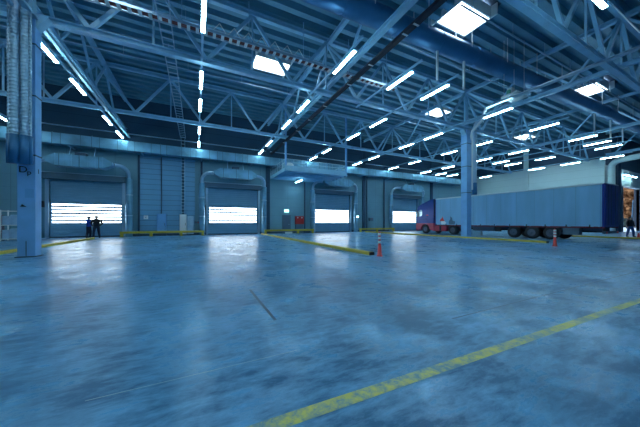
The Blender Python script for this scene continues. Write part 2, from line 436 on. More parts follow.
# rectangular duct along the back wall
t = thing('wall_duct', 'long rectangular galvanised duct running along the back wall above the doors', 'air duct', (0, 28.3, 7.75))
MB().bevbox(X0 + .2, 42.0, 27.95, 28.75, 7.78, 8.68, .03).build('duct_body', 'wallduct', t)
repeat('flange', MB().box(-.03, .03, -.44, .44, -.49, .49), 'wallduct', t, [(x, 28.35, 8.23) for x in frange(X0 + .5, 42, 2.5)])
repeat('bracket', MB().box(-.04, .04, -.4, .85, -.05, .04), 'steel', t, [(x, 28.35, 7.70) for x in frange(X0 + 1.5, 42, 5)])

# ---------------------------------------------------------------- strip lights and their rails
ZL = 8.95; LL = 1.9
def lamp_proto(loc, lbl, grp):
    t = thing('strip_light', lbl, 'ceiling light', loc, grp)
    MB().box(-.05, .05, 0, LL, .02, .10).build('housing', 'steel', t, world=False)
    MB().bevbox(-.072, .072, .02, LL - .02, -.03, .015, .012).build('diffuser', 'lamp', t, world=False)
    for y in (.3, LL - .3): MB().box(-.015, .015, y - .015, y + .015, .08, .215).build('hanger', 'steel', t, world=False)
    return t
ROWS = [(-12.7, 'over the goods rack', [14.4, 17.7, 22.9, 26.3]),
        (-5.95, 'over the lettered column', [9.2, 14.4, 17.8, 23.0, 26.35]),
        (.25, 'over the white cabinet', [.6, 9.2, 14.0, 17.2, 22.2, 26.3]),
        (6.33, 'beside the navy cable tray', [.6, 9.3, 14.4, 17.8, 23.0, 26.35]),
        (9.83, 'above the hanging platform', [9.3]),
        (12.55, 'over the third dock door', [9.3, 14.4, 17.8, 22.9, 26.3]),
        (18.9, 'above the suspended white unit', [9.3, 14.6, 17.8, 22.9, 26.3]),
        (25.0, 'over the truck cab and trailer', [9.15, 14.0, 17.55, 22.4, 26.2]),
        (31.5, 'just beyond the trailer', [8.95, 14.0, 17.7, 22.5, 26.3]),
        (34.8, 'just behind the trailer rail', [8.95, 17.5, 26.2]),
        (37.5, 'two rails behind the trailer', [8.95, 14.1, 17.5, 26.2]),
        (43.8, 'along the pale wall', [10.3, 13.95, 17.6, 24.6])]
proto = None
for ri, (x, where, ys) in enumerate(ROWS):
    if len(ys) > 1: ys = ys + [y for y in (-8.0, -3.0, .6, 5.75) if y not in ys and (x < 13 if y < 5 else x < 1)]
    ys = sorted(ys, reverse=True)
    for i, y in enumerate(ys):
        n = 'the only strip light' if len(ys) == 1 else '%s strip light from the back wall' % ORD[i]
        lbl = '%s, on the rail %s' % (n, where)
        if proto is None: proto = o = lamp_proto((x, y, ZL), lbl, 'strip lights on the ceiling rails')
        else:
            o = copy_tree(proto); o.location = (x, y, ZL); o['label'] = lbl
    back = [y for y in ys if y > 8]
    spans = [(8.7, 14.3, 'above the hanging platform side')] if len(ys) == 1 else ([(-10.5, 28.9, '')] if x < 1 else [(min(back) - .6, 28.9, '')] + ([(-10.5, 3.2, ', viewer end')] if x < 13 else []))
    for ya, yb, ex in spans:
        r = thing('light_rail', 'long thin steel lighting rail %s%s' % (where, ex if len(ys) > 1 else ''), 'rail', (x, ya, ZL + .2))
        MB().box(x - .045, x + .045, ya, yb, ZL + .2, ZL + .29).build('channel', 'steel', r)
        repeat('hanger', MB().box(-.02, .02, -.02, .02, .09, .5), 'steel', r, [(x, ty, ZL + .2) for ty in (-4.0, 5.1, 14.1, 23.25) if ya < ty < yb])
# wide bright tray next to the row over the lettered column and other trays
def tray(name, x, ya, yb, z, w, h, m, lbl, rungs=None):
    t = thing(name, lbl, 'cable tray', (x, ya, z))
    mb = MB(); mb.box(x - w / 2, x - w / 2 + .035, ya, yb, z, z + h); mb.box(x + w / 2 - .035, x + w / 2, ya, yb, z, z + h)
    if not rungs: mb.box(x - w / 2, x + w / 2, ya, yb, z, z + .01)
    mb.build('side_rail', m, t)
    if rungs:
        repeat('rung', MB().box(-w / 2, w / 2, -.025, .025, .01, .04), m, t, [(x, y, z) for y in frange(ya, yb, rungs)])
    repeat('hanger', MB().box(-.02, .02, -.02, .02, .01, h if z > 9.6 else 9.45 - z), 'steel', t, [(x, ty, z) for ty in (5.1, 14.1, 23.25) if ya < ty < yb])
    return t
tray('cable_tray', -5.60, 4, 28.9, 9.2, .2, .1, 'steel', 'pale cable tray running beside the strip lights over the lettered column')
nt_ = tray('cable_tray', 7.9, -6, 28.9, 9.25, .26, .12, 'navy', 'dark navy cable tray passing under the large round duct')
repeat('clip', MB().box(-.14, .14, -.04, .04, -.015, 0), 'white', nt_, [(7.9, y, 9.25) for y in (2.2, 4.4, 7.3, 7.9, 10.2, 12.2, 15.2, 17.8, 20.4, 24)])
mb = MB()
for dx in (-.07, 0, .07): mb.tube([(7.9 + dx, -6, 9.30), (7.9 + dx, 28.8, 9.30)], .03, 6)
mb.build('cable', 'black', nt_)
tray('cable_tray', 18.2, -8, 10.6, 9.3, .32, .08, 'galv', 'galvanised cable tray leading to the suspended white unit')
tray('cable_ladder', -1.18, 2, 28.95, 9.8, .5, .14, 'galv', 'cable ladder running over the trusses to the ladder on the back wall', .5)
# ladder down the wall to the white cabinet
t = thing('cable_ladder', 'vertical cable ladder dropping down the back wall to the white cabinet', 'cable tray', (-1.18, D - .2, 2.2))
MB().box(-1.36, -1.33, D - .26, D - .16, 2.15, 9.95).box(-1.03, -1.0, D - .26, D - .16, 2.15, 9.95).build('side_rail', 'steel', t)
repeat('rung', MB().box(-.16, .16, -.02, .02, 0, .05), 'galv', t, [(-1.18, D - .21, z) for z in frange(2.3, 9.9, .33)])
MB().tube([(-1.25, D - .14, 2.15), (-1.25, D - .14, 9.9)], .03, 6).tube([(-1.13, D - .14, 2.15), (-1.13, D - .14, 9.9)], .03, 6).build('cable', 'black', t)

# red-cabled tray crossing with small white flags
t = thing('cable_ladder', 'bright cable ladder carrying red cables across the hall above the column truss', 'cable tray', (0, 13.55, 10.6))
YT = 13.5; ZT = 10.65
xa, xb = -14, 12.5
MB().bar((xa, YT - .2, ZT), (xb, YT - .2, ZT), .03, .12).bar((xa, YT + .2, ZT), (xb, YT + .2, ZT), .03, .12).build('side_rail', 'galv', t)
repeat('rung', MB().box(-.07, .07, -.2, .2, -.06, -.02), 'white', t, [(x, YT, ZT) for x in frange(xa, xb, .38)])
MB().tube([(xa, YT - .05, ZT), (xb, YT - .05, ZT)], .045, 6).tube([(xa, YT + .08, ZT), (xb, YT + .08, ZT)], .04, 6).build('cable', 'red_cable', t)
repeat('hanger', MB().box(-.02, .02, -.02, .02, .02, 2.3), 'steel', t, [(x, YT, ZT) for x in frange(xa + 1, xb, 3.1)])
mb = MB(); x = .7
while x < 5: mb.bar((x, YT - .19, ZT + .02), (x + .35, YT - .19, ZT + .5), .03, .03); mb.bar((x + .7, YT - .19, ZT + .02), (x + .35, YT - .19, ZT + .5), .03, .03); x += .7
mb.build('lattice', 'white', t)
# white sprinkler pipes across
for i, (y, z, a, b, r, lbl) in enumerate([(15.6, 12.4, -20, 8, .05, 'thin white pipe crossing high above the red-cabled ladder'),
                                          (11.6, 12.3, 9.5, 40, .045, 'thin pipe crossing behind the large round duct'),
                                          (8.2, 12.3, 12, 40, .045, 'thin pipe crossing in front of the large round duct'),
                                          (20.2, 12.2, -20, 40, .045, 'thin pipe crossing under the roof between the column line and back truss')]):
    t = thing('sprinkler_pipe', lbl, 'pipe', (a, y, z))
    MB().tube([(a, y, z), (b, y, z)], r, 8).build('pipe_run', 'galv', t)
    repeat('hanger', MB().tube([(0, 0, 0), (0, 0, 13.05 - z)], .015, 5), 'galv', t, [(x, y, z) for x in frange(a + 1, b, 3.7)])
o = MB().tube([(-12, D - .12, 9.62), (36, D - .12, 9.62)], .06, 8).build('wall_pipe', 'galv'); tag(recenter(o), 'thin pale pipe fixed along the dark upper back wall', 'pipe')
o = MB().tube([(-16, 24.3, 9.9), (-9.6, 24.3, 9.9), (-9.55, 24.3, 9.95), (-9.55, 24.3, 10.6), (-9.55, 24.3, 13.3)], .05, 8).build('bent_pipe', 'galv'); tag(recenter(o), 'pale bent pipe turning upwards behind the lettered column', 'pipe')

# short rail lights that cross near the viewer, white hangers below the round duct
r = thing('light_rail', 'lighting rail crossing the hall in front of the nearest truss', 'rail', (5, 3.5, 9.15))
MB().box(4, 40, 3.455, 3.545, 9.15, 9.24).build('channel', 'steel', r)
repeat('hanger', MB().box(-.02, .02, -.02, .02, .05, 3.9), 'steel', r, [(x, 3.5, 9.15) for x in (6, 12, 18, 24, 30, 36)])
for i, (x, lb) in enumerate([(11.1, 'over the traffic posts, on the rail crossing the hall')]):
    o = copy_tree(proto); o.location = (x + LL, 3.5, ZL); o.rotation_euler.z = PI / 2; o['label'] = 'lit strip light ' + lb
for x, w in ((14.2, 'above the column in front of the trailer'), (31.3, 'beside the skylight beyond the trailer'), (12.0, 'by the dock light rails'), (34.6, 'over the tail of the trailer'), (37.4, 'farther along beyond the trailer')):
    o = MB().box(x - .05, x + .05, dY(x) - .05, dY(x) + .05, 9.2, 10.86).build('duct_hanger', 'white')
    tag(recenter(o), 'short white post hanging under the round duct %s' % w, 'hanger')
# wall lamps in the recess
for i, (x, w) in enumerate([(52.0, 'closer to the pale wall corner'), (54.9, 'over the open gateway')]):
    o = copy_tree(proto); o.location = (x + LL, 12.2, 7.75); o.rotation_euler.z = PI / 2; o['label'] = 'lit strip light on the recess wall, %s' % w
    o['group'] = 'strip lights above the open gateway'
    bq = MB().box(x + .2, x + .26, 12.18, YR, 7.99, 8.07).box(x + LL - .26, x + LL - .2, 12.18, YR, 7.99, 8.07).build('light_bracket', 'steel')
    tag(recenter(bq), 'steel bracket holding the recess strip light %s' % w, 'bracket')

# suspended white unit
t = thing('suspended_unit', 'small white and green equipment shelf hanging on thin wires under the round duct', 'equipment shelf', (18.3, 9.0, 9.35))
MB().bevbox(17.7, 19.0, 8.5, 9.4, 9.34, 9.46, .02).build('shelf', 'white', t)
MB().bevbox(18.0, 18.35, 8.9, 9.2, 9.46, 9.95, .03).build('box', 'white', t)
MB().bevbox(17.85, 18.0, 8.95, 9.15, 9.46, 9.78, .02).build('green_valve', 'green', t)
MB().tube([(18.6, 9.0, 9.46), (18.6, 9.0, 9.85)], .08, 10).tube([(18.8, 8.8, 9.46), (18.8, 8.8, 9.8)], .05, 8).build('cylinder', 'galv', t)
repeat('wire', MB().tube([(0, 0, 0), (0, 0, 3.6)], .012, 5), 'white', t, [(17.8, 9.25, 9.44), (18.35, 8.95, 9.44), (18.9, 8.65, 9.44)])
pp = [(18.35, 9.3, 9.42), (18.3, 10.3, 9.42), (18.5, 10.8, 9.4), (19.0, 11.2, 9.3), (19.7, 11.8, 9.15), (20.3, 12.5, 9.1), (20.9, 13.3, 9.0), (21.6, 13.82, 8.9), (21.85, 13.95, 8.4), (21.85, 13.95, 4.2)]
o = MB().tube(pp, .10, 10).build('bent_conduit', 'white'); tag(recenter(o), 'pale bent conduit from the suspended shelf down to the truck-side column', 'pipe')

# hanging platform
t = thing('hanging_platform', 'steel maintenance platform hanging between the second and third dock doors', 'platform', (11.4, 26.5, 6.4))
px0, px1, py0, py1 = 7.9, 15.0, 23.7, 29.1
MB().box(px0, px1, py0, py1, 6.52, 6.60).build('deck_plate', 'steel', t)
repeat('joist', MB().box(px0 - 11.4, px1 - 11.4, -.05, .05, 0, .14), 'steel', t, [(t.location.x - 0, y, 6.38) for y in frange(py0 + .6, py1, .9)])
MB().box(px0 - .06, px1 + .06, py0 - .06, py0, 6.42, 6.95).box(px0 - .06, px0, py0, py1, 6.42, 6.72).box(px1, px1 + .06, py0, py1, 6.42, 6.72).build('edge_beam', 'steel', t)
for (x, y) in ((px0 + .05, py0 + .02), (px1 - .05, py0 + .02)):
    MB().box(x - .08, x + .08, y - .08, y + .08, 6.6, 12.9).build('hanger_post', 'column', t)
repeat('rail_post', MB().tube([(0, 0, 0), (0, 0, 1)], .025, 6), 'galv', t, [(px0 + (px1 - px0) * k / 8, py0, 6.6) for k in range(9)] + [(x, py0 + (py1 - py0) * k / 6, 6.6) for k in range(1, 7) for x in (px0, px1)])
mb = MB()
for z in (7.25, 7.6): mb.tube([(px0, py1, z), (px0, py0, z), (px1, py0, z), (px1, py1, z)], .03, 6)
mb.build('hand_rail', 'galv', t)
t = thing('ventilation_unit', 'pale ventilation unit with a round fan housing standing on the hanging platform', 'ventilation unit', (8.9, 25.8, 6.6))
MB().bevbox(8.4, 9.9, 25.2, 26.6, 6.6, 7.75, .05).build('cabinet', 'wallduct', t)
MB().lathe([(.30, 24.95), (.42, 25.0), (.42, 25.2)], (8.85, 0, 7.2), 20, 'y').build('fan_housing', 'white', t)
MB().lathe([(.06, 24.9), (.06, 24.97)], (8.85, 0, 7.2), 10, 'y').build('fan_hub', 'steel_dark', t)
o = copy_tree(proto); o.location = (10.75, 26.4, 6.08); o['label'] = 'lit strip light mounted underneath the hanging platform'; o['group'] = 'strip light under the platform'

# ---------------------------------------------------------------- dock doors
DN = ['behind the two workers', 'second from the lettered column', 'past the red fire cabinet', 'in front of the truck cab']
for i, (a, b) in enumerate(DOORS):
    r = struct(bpy.data.objects.new('door_%d' % (i + 1), None)); COL.objects.link(r); r.location = ((a + b) / 2, D, 0)
    mb = MB(); z = .03; sl = .222
    while z < DZ - .01:                        # slats: shallow ribbed profile
        if not (1.22 <= z + .1 <= 2.98):
            mb.prism([(D + .16, z), (D + .12, z + .02), (D + .12, z + sl - .03), (D + .16, z + sl)], 'x', a, b)
        z += sl
    mb.box(a, b, D + .16, D + .22, 0, 1.2); mb.box(a, b, D + .16, D + .22, 3.0, DZ)
    mb.build('leaf', 'shutter', r)
    MB().box(a + .12, b - .12, D + .17, D + .2, 1.2, 3.0).build('window_band', 'glow_pane', r)
    mb = MB(); nrow = 6
    for k in range(nrow + 1):
        z = 1.2 + 1.8 * k / nrow; mb.box(a, b, D + .13, D + .17, z - .085, z + .085)
    mb.box(a, a + .13, D + .1, D + .17, 1.2, 3); mb.box(b - .13, b, D + .1, D + .17, 1.2, 3)
    mb.build('band_frame', 'shutter', r)
    MB().box(a, b, D + .06, D + .2, 0, .09).build('bottom_seal', 'black', r)
    MB().box(a - .22, a, D - .12, D + .25, 0, 5.3).box(b, b + .22, D - .12, D + .25, 0, 5.3).build('guide_rail', 'galv', r)
    MB().box(a - .35, b + .35, D - .45, D, 5.0, 5.5).build('roller_housing', 'shutter_dark', r)
    MB().box(a - .4, b + .4, D - .5, D, 5.5, 5.56).build('housing_lip', 'galv', r)
    MB().box(a - .42, a - .25, D - .3, D - .05, 2.6, 3.1).build('door_motor', 'black', r)
    # air curtain above
    c = (a + b) / 2
    def AC(name, grp): pass
    t = thing('air_curtain', 'galvanised air curtain with side pipes around the dock door %s' % DN[i], 'air curtain', (c, 27.9, 0), 'air curtains around the dock doors')
    MB().prism([(c - 2.15, 6.25), (c - 1.55, 5.92), (c + 1.55, 5.92), (c + 2.15, 6.25), (c + 2.15, 6.5), (c + 1.55, 6.86), (c - 1.55, 6.86), (c - 2.15, 6.5)], 'y', 27.4, 28.3).build('casing', 'wallduct', t)
    mb = MB()
    for k in range(7): x = c - 1.5 + 3 * k / 6; mb.box(x - .02, x + .02, 27.37, 28.33, 5.9, 6.88)
    mb.build('seam_rib', 'wallduct', t)
    MB().tube([(c - .8, 27.85, 6.86), (c - .8, 28.3, 7.78)], .03, 6).tube([(c + .8, 27.85, 6.86), (c + .8, 28.3, 7.78)], .03, 6).build('hanger', 'steel', t)
    MB().bevbox(c - .35, c + .35, 27.6, 28.2, 6.86, 7.15, .03).build('fan_motor', 'steel_dark', t)
    for s in (-1, 1):
        xe = c + s * (b - a + 1.2) / 2
        xc = c + s * 2.15
        pts = [(xc, 27.9, 6.38)]
        for k in range(0, 9):
            an = PI / 2 * k / 8
            pts.append((xe - s * .7 + s * .7 * math.sin(an), 28.1 + .4 * k / 8, 5.68 + .7 * math.cos(an)))
        pts += [(xe, 28.6, 5.2)]
        MB().tube(pts, .16, 14).build('elbow_pipe', 'galv', t)
        MB().tube([(xe, 28.65, 0), (xe, 28.65, 5.35)], .27, 20).build('blower_pipe', 'wallduct', t)
        repeat('pipe_clamp', MB().lathe([(.29, 0), (.29, .08)], (0, 0, 0), 20), 'galv', t, [(xe, 28.65, 1.9), (xe, 28.65, 3.8)])

# steel personnel door
r = struct(bpy.data.objects.new('door_5', None)); COL.objects.link(r); r.location = (9.85, D, 0)
MB().bevbox(9.32, 10.4, D - .08, D, 0, 2.22, .01).build('door_frame', 'shutter_dark', r)
MB().bevbox(9.4, 10.32, D - .11, D - .08, .02, 2.14, .008).build('leaf', 'doorgrey', r)
MB().tube([(10.2, D - .11, 1.05), (10.2, D - .17, 1.05), (10.05, D - .17, 1.05)], .015, 6).build('door_handle', 'galv', r)
# exit sign
t = thing('exit_sign', 'small lit green and white exit sign above the grey personnel door', 'sign', (9.87, D, 2.55))
MB().bevbox(9.6, 10.14, D - .09, D, 2.55, 2.85, .01).build('sign_box', 'exit', t)
mb = MB(); yy = D - .095                       # running figure and doorway pictogram
mb.box(9.66, 9.70, yy, yy + .005, 2.6, 2.8).bar((9.82, yy, 2.74), (9.86, yy, 2.67), .012, .03).bar((9.86, yy, 2.67), (9.92, yy, 2.61), .01, .02).bar((9.86, yy, 2.67), (9.80, yy, 2.62), .01, .02).bar((9.83, yy, 2.73), (9.76, yy, 2.7), .01, .015)
mb.box(9.80, 9.84, yy, yy + .005, 2.76, 2.8).prism([(10.08, 2.70), (9.98, 2.77), (9.98, 2.63)], 'y', yy, yy + .005)
mb.build('pictogram', 'exit_green', t)
# fire cabinet
t = thing('fire_cabinet', 'red fire equipment cabinet on the back wall beside the grey personnel door', 'fire cabinet', (11.5, D, 0))
MB().bevbox(10.95, 12.05, D - .3, D - .01, 1.1, 2.06, .02).build('body', 'fire', t)
for x in (10.99, 11.52): MB().bevbox(x, x + .49, D - .33, D - .3, 1.14, 2.02, .008).build('door', 'fire', t)
MB().box(11.15, 11.28, D - .335, D - .33, 1.82, 1.95).box(11.7, 11.83, D - .335, D - .33, 1.82, 1.95).build('pictogram', 'white', t)
MB().box(10.98, 12.02, D - .28, D - .02, .02, 1.1).build('base_cupboard', 'shutter_dark', t)

# wall cabinets
t = thing('electrical_cabinet', 'tall blue electrical cabinet on the back wall between first two dock doors', 'cabinet', (-3.0, D, 0))
MB().bevbox(-3.4, -2.62, D - .45, D - .06, .25, 2.15, .02).build('body', 'cab_box', t)
MB().bevbox(-3.36, -2.66, D - .48, D - .45, .3, 2.1, .01).build('door', 'cab_box', t)
MB().box(-2.76, -2.73, D - .5, D - .48, 1.0, 1.25).build('handle', 'black', t)
MB().box(-3.4, -2.62, D - .42, D - .08, 0, .25).build('plinth', 'steel_dark', t)
o = MB().tube([(-3.05, D - .12, 2.16), (-3.05, D - .12, 7.7)], .05, 8).build('conduit', 'steel_dark'); tag(recenter(o), 'dark conduit dropping down the wall into the blue electrical cabinet', 'pipe')
t = thing('electrical_cabinet', 'bright white narrow cabinet under the wall cable ladder', 'cabinet', (-1.15, D, 0))
MB().bevbox(-1.48, -.86, D - .5, D - .06, .1, 2.12, .02).build('body', 'white', t)
MB().bevbox(-1.44, -.90, D - .53, D - .5, .14, 2.08, .01).build('door', 'white_band', t)
MB().box(-.98, -.95, D - .55, D - .53, 1.0, 1.25).build('handle', 'black', t)
MB().box(-1.46, -.88, D - .48, D - .08, 0, .1).build('plinth', 'steel_dark', t)
t = thing('electrical_cabinet', 'pale grey cabinet standing between the white cabinet and second dock door', 'cabinet', (-.4, D, 0))
MB().bevbox(-.82, -.22, D - .42, D - .06, .1, 1.95, .02).build('body', 'carton', t)
MB().bevbox(-.78, -.26, D - .45, D - .42, .14, 1.9, .01).build('door', 'carton', t)
MB().box(-.8, -.24, D - .4, D - .08, 0, .1).build('plinth', 'steel_dark', t)
t = thing('control_box', 'small dark control box on the wall beside the second dock door', 'control box', (.1, D, 1.2))
MB().bevbox(-.15, .42, D - .2, D, 1.2, 1.42, .01).build('body', 'shutter_dark', t)
MB().tube([(.2, D - .2, 1.31), (.2, D - .23, 1.31)], .04, 8).build('button', 'red', t)
t = thing('control_box', 'small pale switch box on the teal wall past the first dock door', 'control box', (-4.3, D, 1.6))
MB().bevbox(-4.5, -4.15, D - .18, D - .05, 1.62, 1.98, .01).build('body', 'white', t)
MB().tube([(-4.32, D - .18, 1.8), (-4.32, D - .21, 1.8)], .04, 8).build('button', 'steel_dark', t)
for x, z0, z1, w in ((-4.87, 0, 7.7, 'just past the first dock door'), (.52, 0, 7.7, 'just before the second dock door'), (12.2, 0, 6.3, 'beside the red fire cabinet'), (21.75, 0, 7.7, 'past the third dock door'), (24.9, 0, 7.7, 'before the fourth dock door')):
    o = MB().tube([(x, D - .17, z0), (x, D - .17, z1)], .09, 10).build('downpipe', 'steel_dark'); tag(recenter(o), 'dark vertical downpipe on the back wall %s' % w, 'pipe')
t = thing('control_box', 'grey switch box on the back wall past the third dock door', 'control box', (22.5, D, 1.4))
MB().bevbox(22.2, 22.9, D - .2, D, 1.5, 1.95, .01).build('body', 'shutter_dark', t); MB().tube([(22.6, D - .2, 1.8), (22.6, D - .23, 1.8)], .04, 8).build('button', 'red', t)
t = thing('dock_lamp', 'small bright lamp beside the third dock door', 'lamp', (19.6, 28.3, 1.9))
MB().bevbox(19.5, 19.75, 28.22, 28.4, 1.95, 2.15, .02).build('housing', 'steel', t)
MB().bevbox(19.52, 19.73, 28.18, 28.22, 1.97, 2.13, .01).build('lens', 'lamp', t)

# yellow guard rails
def guard(xa, xb, posts, lbl, y=27.95):
    t = thing('guard_rail', lbl, 'barrier', ((xa + xb) / 2, y, 0), 'yellow guard rails along the back wall')
    MB().bevbox(xa, xb, y - .06, y + .06, .30, .50, .02).build('rail', 'yellow', t)
    for x in posts:
        MB().bevbox(x - .11, x + .11, y - .1, y + .1, 0, .36, .015).build('post', 'yellow', t)
        MB().box(x - .17, x + .17, y - .15, y + .15, 0, .02).build('foot_plate', 'yellow', t)
guard(-6.1, .75, [-5.95, -3.75, -1.3, .6], 'yellow guard rail in front of the blue and white cabinets')
guard(6.85, 13.0, [7.0, 10.9, 12.8], 'yellow guard rail in front of the red fire cabinet')
guard(19.7, 25.9, [19.9, 22.7, 25.7], 'yellow guard rail between the third and fourth dock doors')
o = MB().bevbox(9.15, 9.95, 27.3, 27.6, 0, .22, .03).build('kerb_block', 'white'); tag(recenter(o), 'small white block on the floor before the grey personnel door', 'block')

# low yellow kerbs beside the column lines
def kerb(x, ya, yb, lbl):
    t = thing('kerb_barrier', lbl, 'kerb', (x, (ya + yb) / 2, 0), 'low yellow kerb barriers')
    MB().prism([(x - .11, 0), (x - .10, .10), (x - .07, .13), (x + .07, .13), (x + .10, .10), (x + .11, 0)], 'y', ya, yb).build('kerb_body', 'yellow', t)
    MB().box(x - .115, x + .115, ya - .04, ya, 0, .12).build('end_cap', 'black', t)
kerb(6.42, 8.25, 27.3, 'low yellow kerb ending at the red and white traffic post in mid floor')
kerb(20.25, 8.0, 27.3, 'low yellow kerb beside the column along the truck')
kerb(-7.35, 8.0, 26.0, 'low yellow kerb beside the lettered column')
kerb(31.2, 5.8, 14.5, 'low yellow kerb seen beyond the tail of the trailer')

# traffic posts
def post(x, y, lbl):
    t = thing('traffic_post', lbl, 'traffic post', (x, y, 0), 'red and white traffic posts')
    MB().lathe([(.12, 0), (.12, .025), (.095, .04), (.055, .47), (.05, .48)], (x, y, 0), 20).build('cone_base', 'orange', t)
    MB().lathe([(.05, .48), (.05, .94), (.03, .96)], (x, y, 0), 16).build('pole', 'orange', t)
    for z in (.56, .72, .87):
        MB().lathe([(.058, z - .05), (.06, z - .03), (.06, z + .03), (.058, z + .05)], (x, y, 0), 16).build('reflective_band', 'white_band', t)
post(6.5, 7.85, 'red and white traffic post at the end of the mid floor kerb')
post(17.95, 6.75, 'red and white traffic post in front of the trailer wheels')
t = thing('traffic_cone', 'small red cone beside the person at the open gateway', 'traffic cone', (31.9, 6.75, 0))
MB().bevbox(31.77, 32.03, 6.62, 6.88, 0, .03, .008).build('base', 'black', t)
MB().lathe([(.11, .03), (.03, .48), (.02, .49)], (31.9, 6.75, 0), 16).build('cone_body', 'red', t)

# floor markings and joints
def strip(name, pts, m, z=.003):
    return struct(MB().mesh([(x, y, z) for x, y in pts], [list(range(len(pts)))]).build(name, m))
strip('floor_marking', [(-3.5, 1.575), (.45, 1.575), (7, 1.375), (20, 1.2), (20, 1.3), (7, 1.475), (.45, 1.695), (-3.5, 1.695)], 'worn')
strip('floor_joint', [(-.75, 2.475), (.95, 2.47), (.95, 2.475), (-.75, 2.481)], 'wall_pale')
strip('floor_joint', [(3.2, 2.31), (40, 2.20), (40, 2.235), (3.2, 2.33)], 'steel_dark')
strip('floor_joint', [(.955, 3.36), (1.0, 3.36), (.985, 5.1), (.94, 5.1)], 'steel_dark')
strip('floor_joint', [(-25, 8.98), (40, 8.98), (40, 8.995), (-25, 8.995)], 'steel_dark')

# ---------------------------------------------------------------- goods rack on the far side of the lettered column
t = thing('storage_rack', 'pale steel rack with light blue goods behind the lettered column', 'rack', (-11.75, 26, 0))
rx0, rx1, ry0, ry1 = -12.25, -11.0, 25.6, 26.4
for x in (rx0, rx1):
    for y in (ry0, ry1): MB().box(x - .03, x + .03, y - .03, y + .03, 0, 2.2).build('upright', 'white', t)
for z in (.12, 1.1, 2.1): MB().box(rx0, rx1, ry0, ry1, z, z + .05).build('shelf', 'white', t)
names = {(.17): 'bottom shelf', (1.15): 'middle shelf'}
for z, w in names.items():
    for k in range(3):
        x = rx0 + .06 + k * .39; h = .62 + .1 * ((k * 7) % 3)
        o = MB().bevbox(x, x + .35, ry0 + .04, ry1 - .1, z, z + h, .02).build('carton', 'carton')
        tag(recenter(o), 'light blue carton on the %s of the rack, %s from its column side' % (w, ORD[2 - k]), 'carton', 'light blue cartons on the rack')
for k in range(3):
    z = k * .62
    o = MB().bevbox(-13.6 + .03 * k, -12.45, 25.5, 26.5, z, z + .6, .04).build('crate', 'dark_goods')
    tag(recenter(o), 'dark crate stacked beside the rack, %s from the floor' % ORD[k], 'crate', 'dark crates stacked by the rack')

# ---------------------------------------------------------------- truck
XT, XE = 24.5, 27.05; TR = 6.62; TF = 19.85
t = thing('semi_trailer', 'long blue grey curtain-sided trailer with navy rear doors', 'trailer', ((XT + XE) / 2, 13, 0))
MB().box(XT + .03, XE - .03, TR + .03, TF - .03, 1.14, 3.92).build('cargo_core', 'trailer_navy', t)
mb = MB(); n = 110                              # gently rippled side curtains
for xs, sg in ((XT, -1), (XE, 1)):
    vs = []; fs = []
    for k in range(n + 1):
        y = TR + .12 + (TF - TR - .2) * k / n; dx = sg * (.012 * math.sin(k * 1.9) + .012 * math.sin(k * .57))
        vs += [(xs + dx, y, 1.02), (xs + dx * .5, y, 3.88)]
        if k: fs.append((2 * k - 2, 2 * k, 2 * k + 1, 2 * k - 1))
    mb.mesh(vs, fs, True)
mb.build('side_curtain', 'curtain', t)
MB().bevbox(XT - .02, XE + .02, TR, TF, 3.88, 4.0, .03).build('roof', 'curtain_roof', t)
for y in (TR, TF - .06): MB().box(XT - .02, XE + .02, y, y + .10, 1.0, 3.95).build('end_frame', 'trailer_navy', t)
for k in range(2):
    xa = XT + .05 + k * 1.24
    d = MB().bevbox(xa, xa + 1.2, TR - .05, TR, 1.12, 3.86, .015).build('rear_door', 'trailer_navy', t)
    MB().tube([(xa + .35, TR - .08, 1.15), (xa + .35, TR - .08, 3.84)], .02, 6).tube([(xa + .85, TR - .08, 1.15), (xa + .85, TR - .08, 3.84)], .02, 6).build('lock_bar', 'rim', d)
MB().box(XT - .01, XT + .1, TR, TF, .92, 1.04).box(XE - .1, XE + .01, TR, TF, .92, 1.04).build('side_rail', 'maroon', t)
for k in range(11):
    y = TR + .7 + k * 1.24
    MB().box(XT - .03, XT - .015, y - .03, y + .03, .95, 1.16).build('buckle', 'black', t)
MB().box(XT + .7, XT + .85, TR + .3, TF - .6, .72, 1.1).box(XE - .85, XE - .7, TR + .3, TF - .6, .72, 1.1).build('chassis_beam', 'steel_dark', t)
MB().box(XT + .06, XT + .12, 8.85, 9.0, .45, .92).box(XT + .06, XT + .12, 13.0, 13.5, .5, .92).box(XT + .9, XE - .9, TR + .2, TF - .4, .6, 1.13).build('undercarriage', 'black', t)
MB().box(XT + .05, XE - .05, TR - .02, TR + .12, .55, .72).build('rear_bumper', 'steel_dark', t)
for x in (XT + .2, XE - .4): MB().box(x, x + .2, TR - .04, TR - .02, .58, .69).build('tail_light', 'red', t)
MB().bevbox(XT + .1, XT + .65, 7.9, 8.8, .42, .95, .03).build('tool_box', 'shutter_dark', t)
MB().bevbox(XT + .1, XT + .55, 13.6, 15.6, .52, .93, .03).build('pallet_box', 'steel_dark', t)
for x in (XT + .35, XE - .35):
    MB().box(x - .06, x + .06, 15.95, 16.07, .05, 1.0).box(x - .14, x + .14, 15.9, 16.12, 0, .05).build('landing_leg', 'white', t)
def wheel(x0, x1, y, parent, r=.5, name='wheel', out=-1):
    w = MB()
    w.lathe([(r * .55, x0), (r - .06, x0), (r - .01, x0 + .05), (r, x0 + .1), (r, x1 - .1), (r - .01, x1 - .05), (r - .06, x1), (r * .55, x1)], (0, y, r), 28, 'x')
    o = w.build(name, 'black', parent)
    f = MB(); xf = x0 if out < 0 else x1
    s = 1 if out < 0 else -1
    f.lathe([(r * .57, xf - s * .005), (r * .52, xf + s * .03), (r * .25, xf + s * .06), (r * .22, xf - s * .02), (.02, xf - s * .03)], (0, y, r), 20, 'x')
    f.build('rim', 'rim', o)
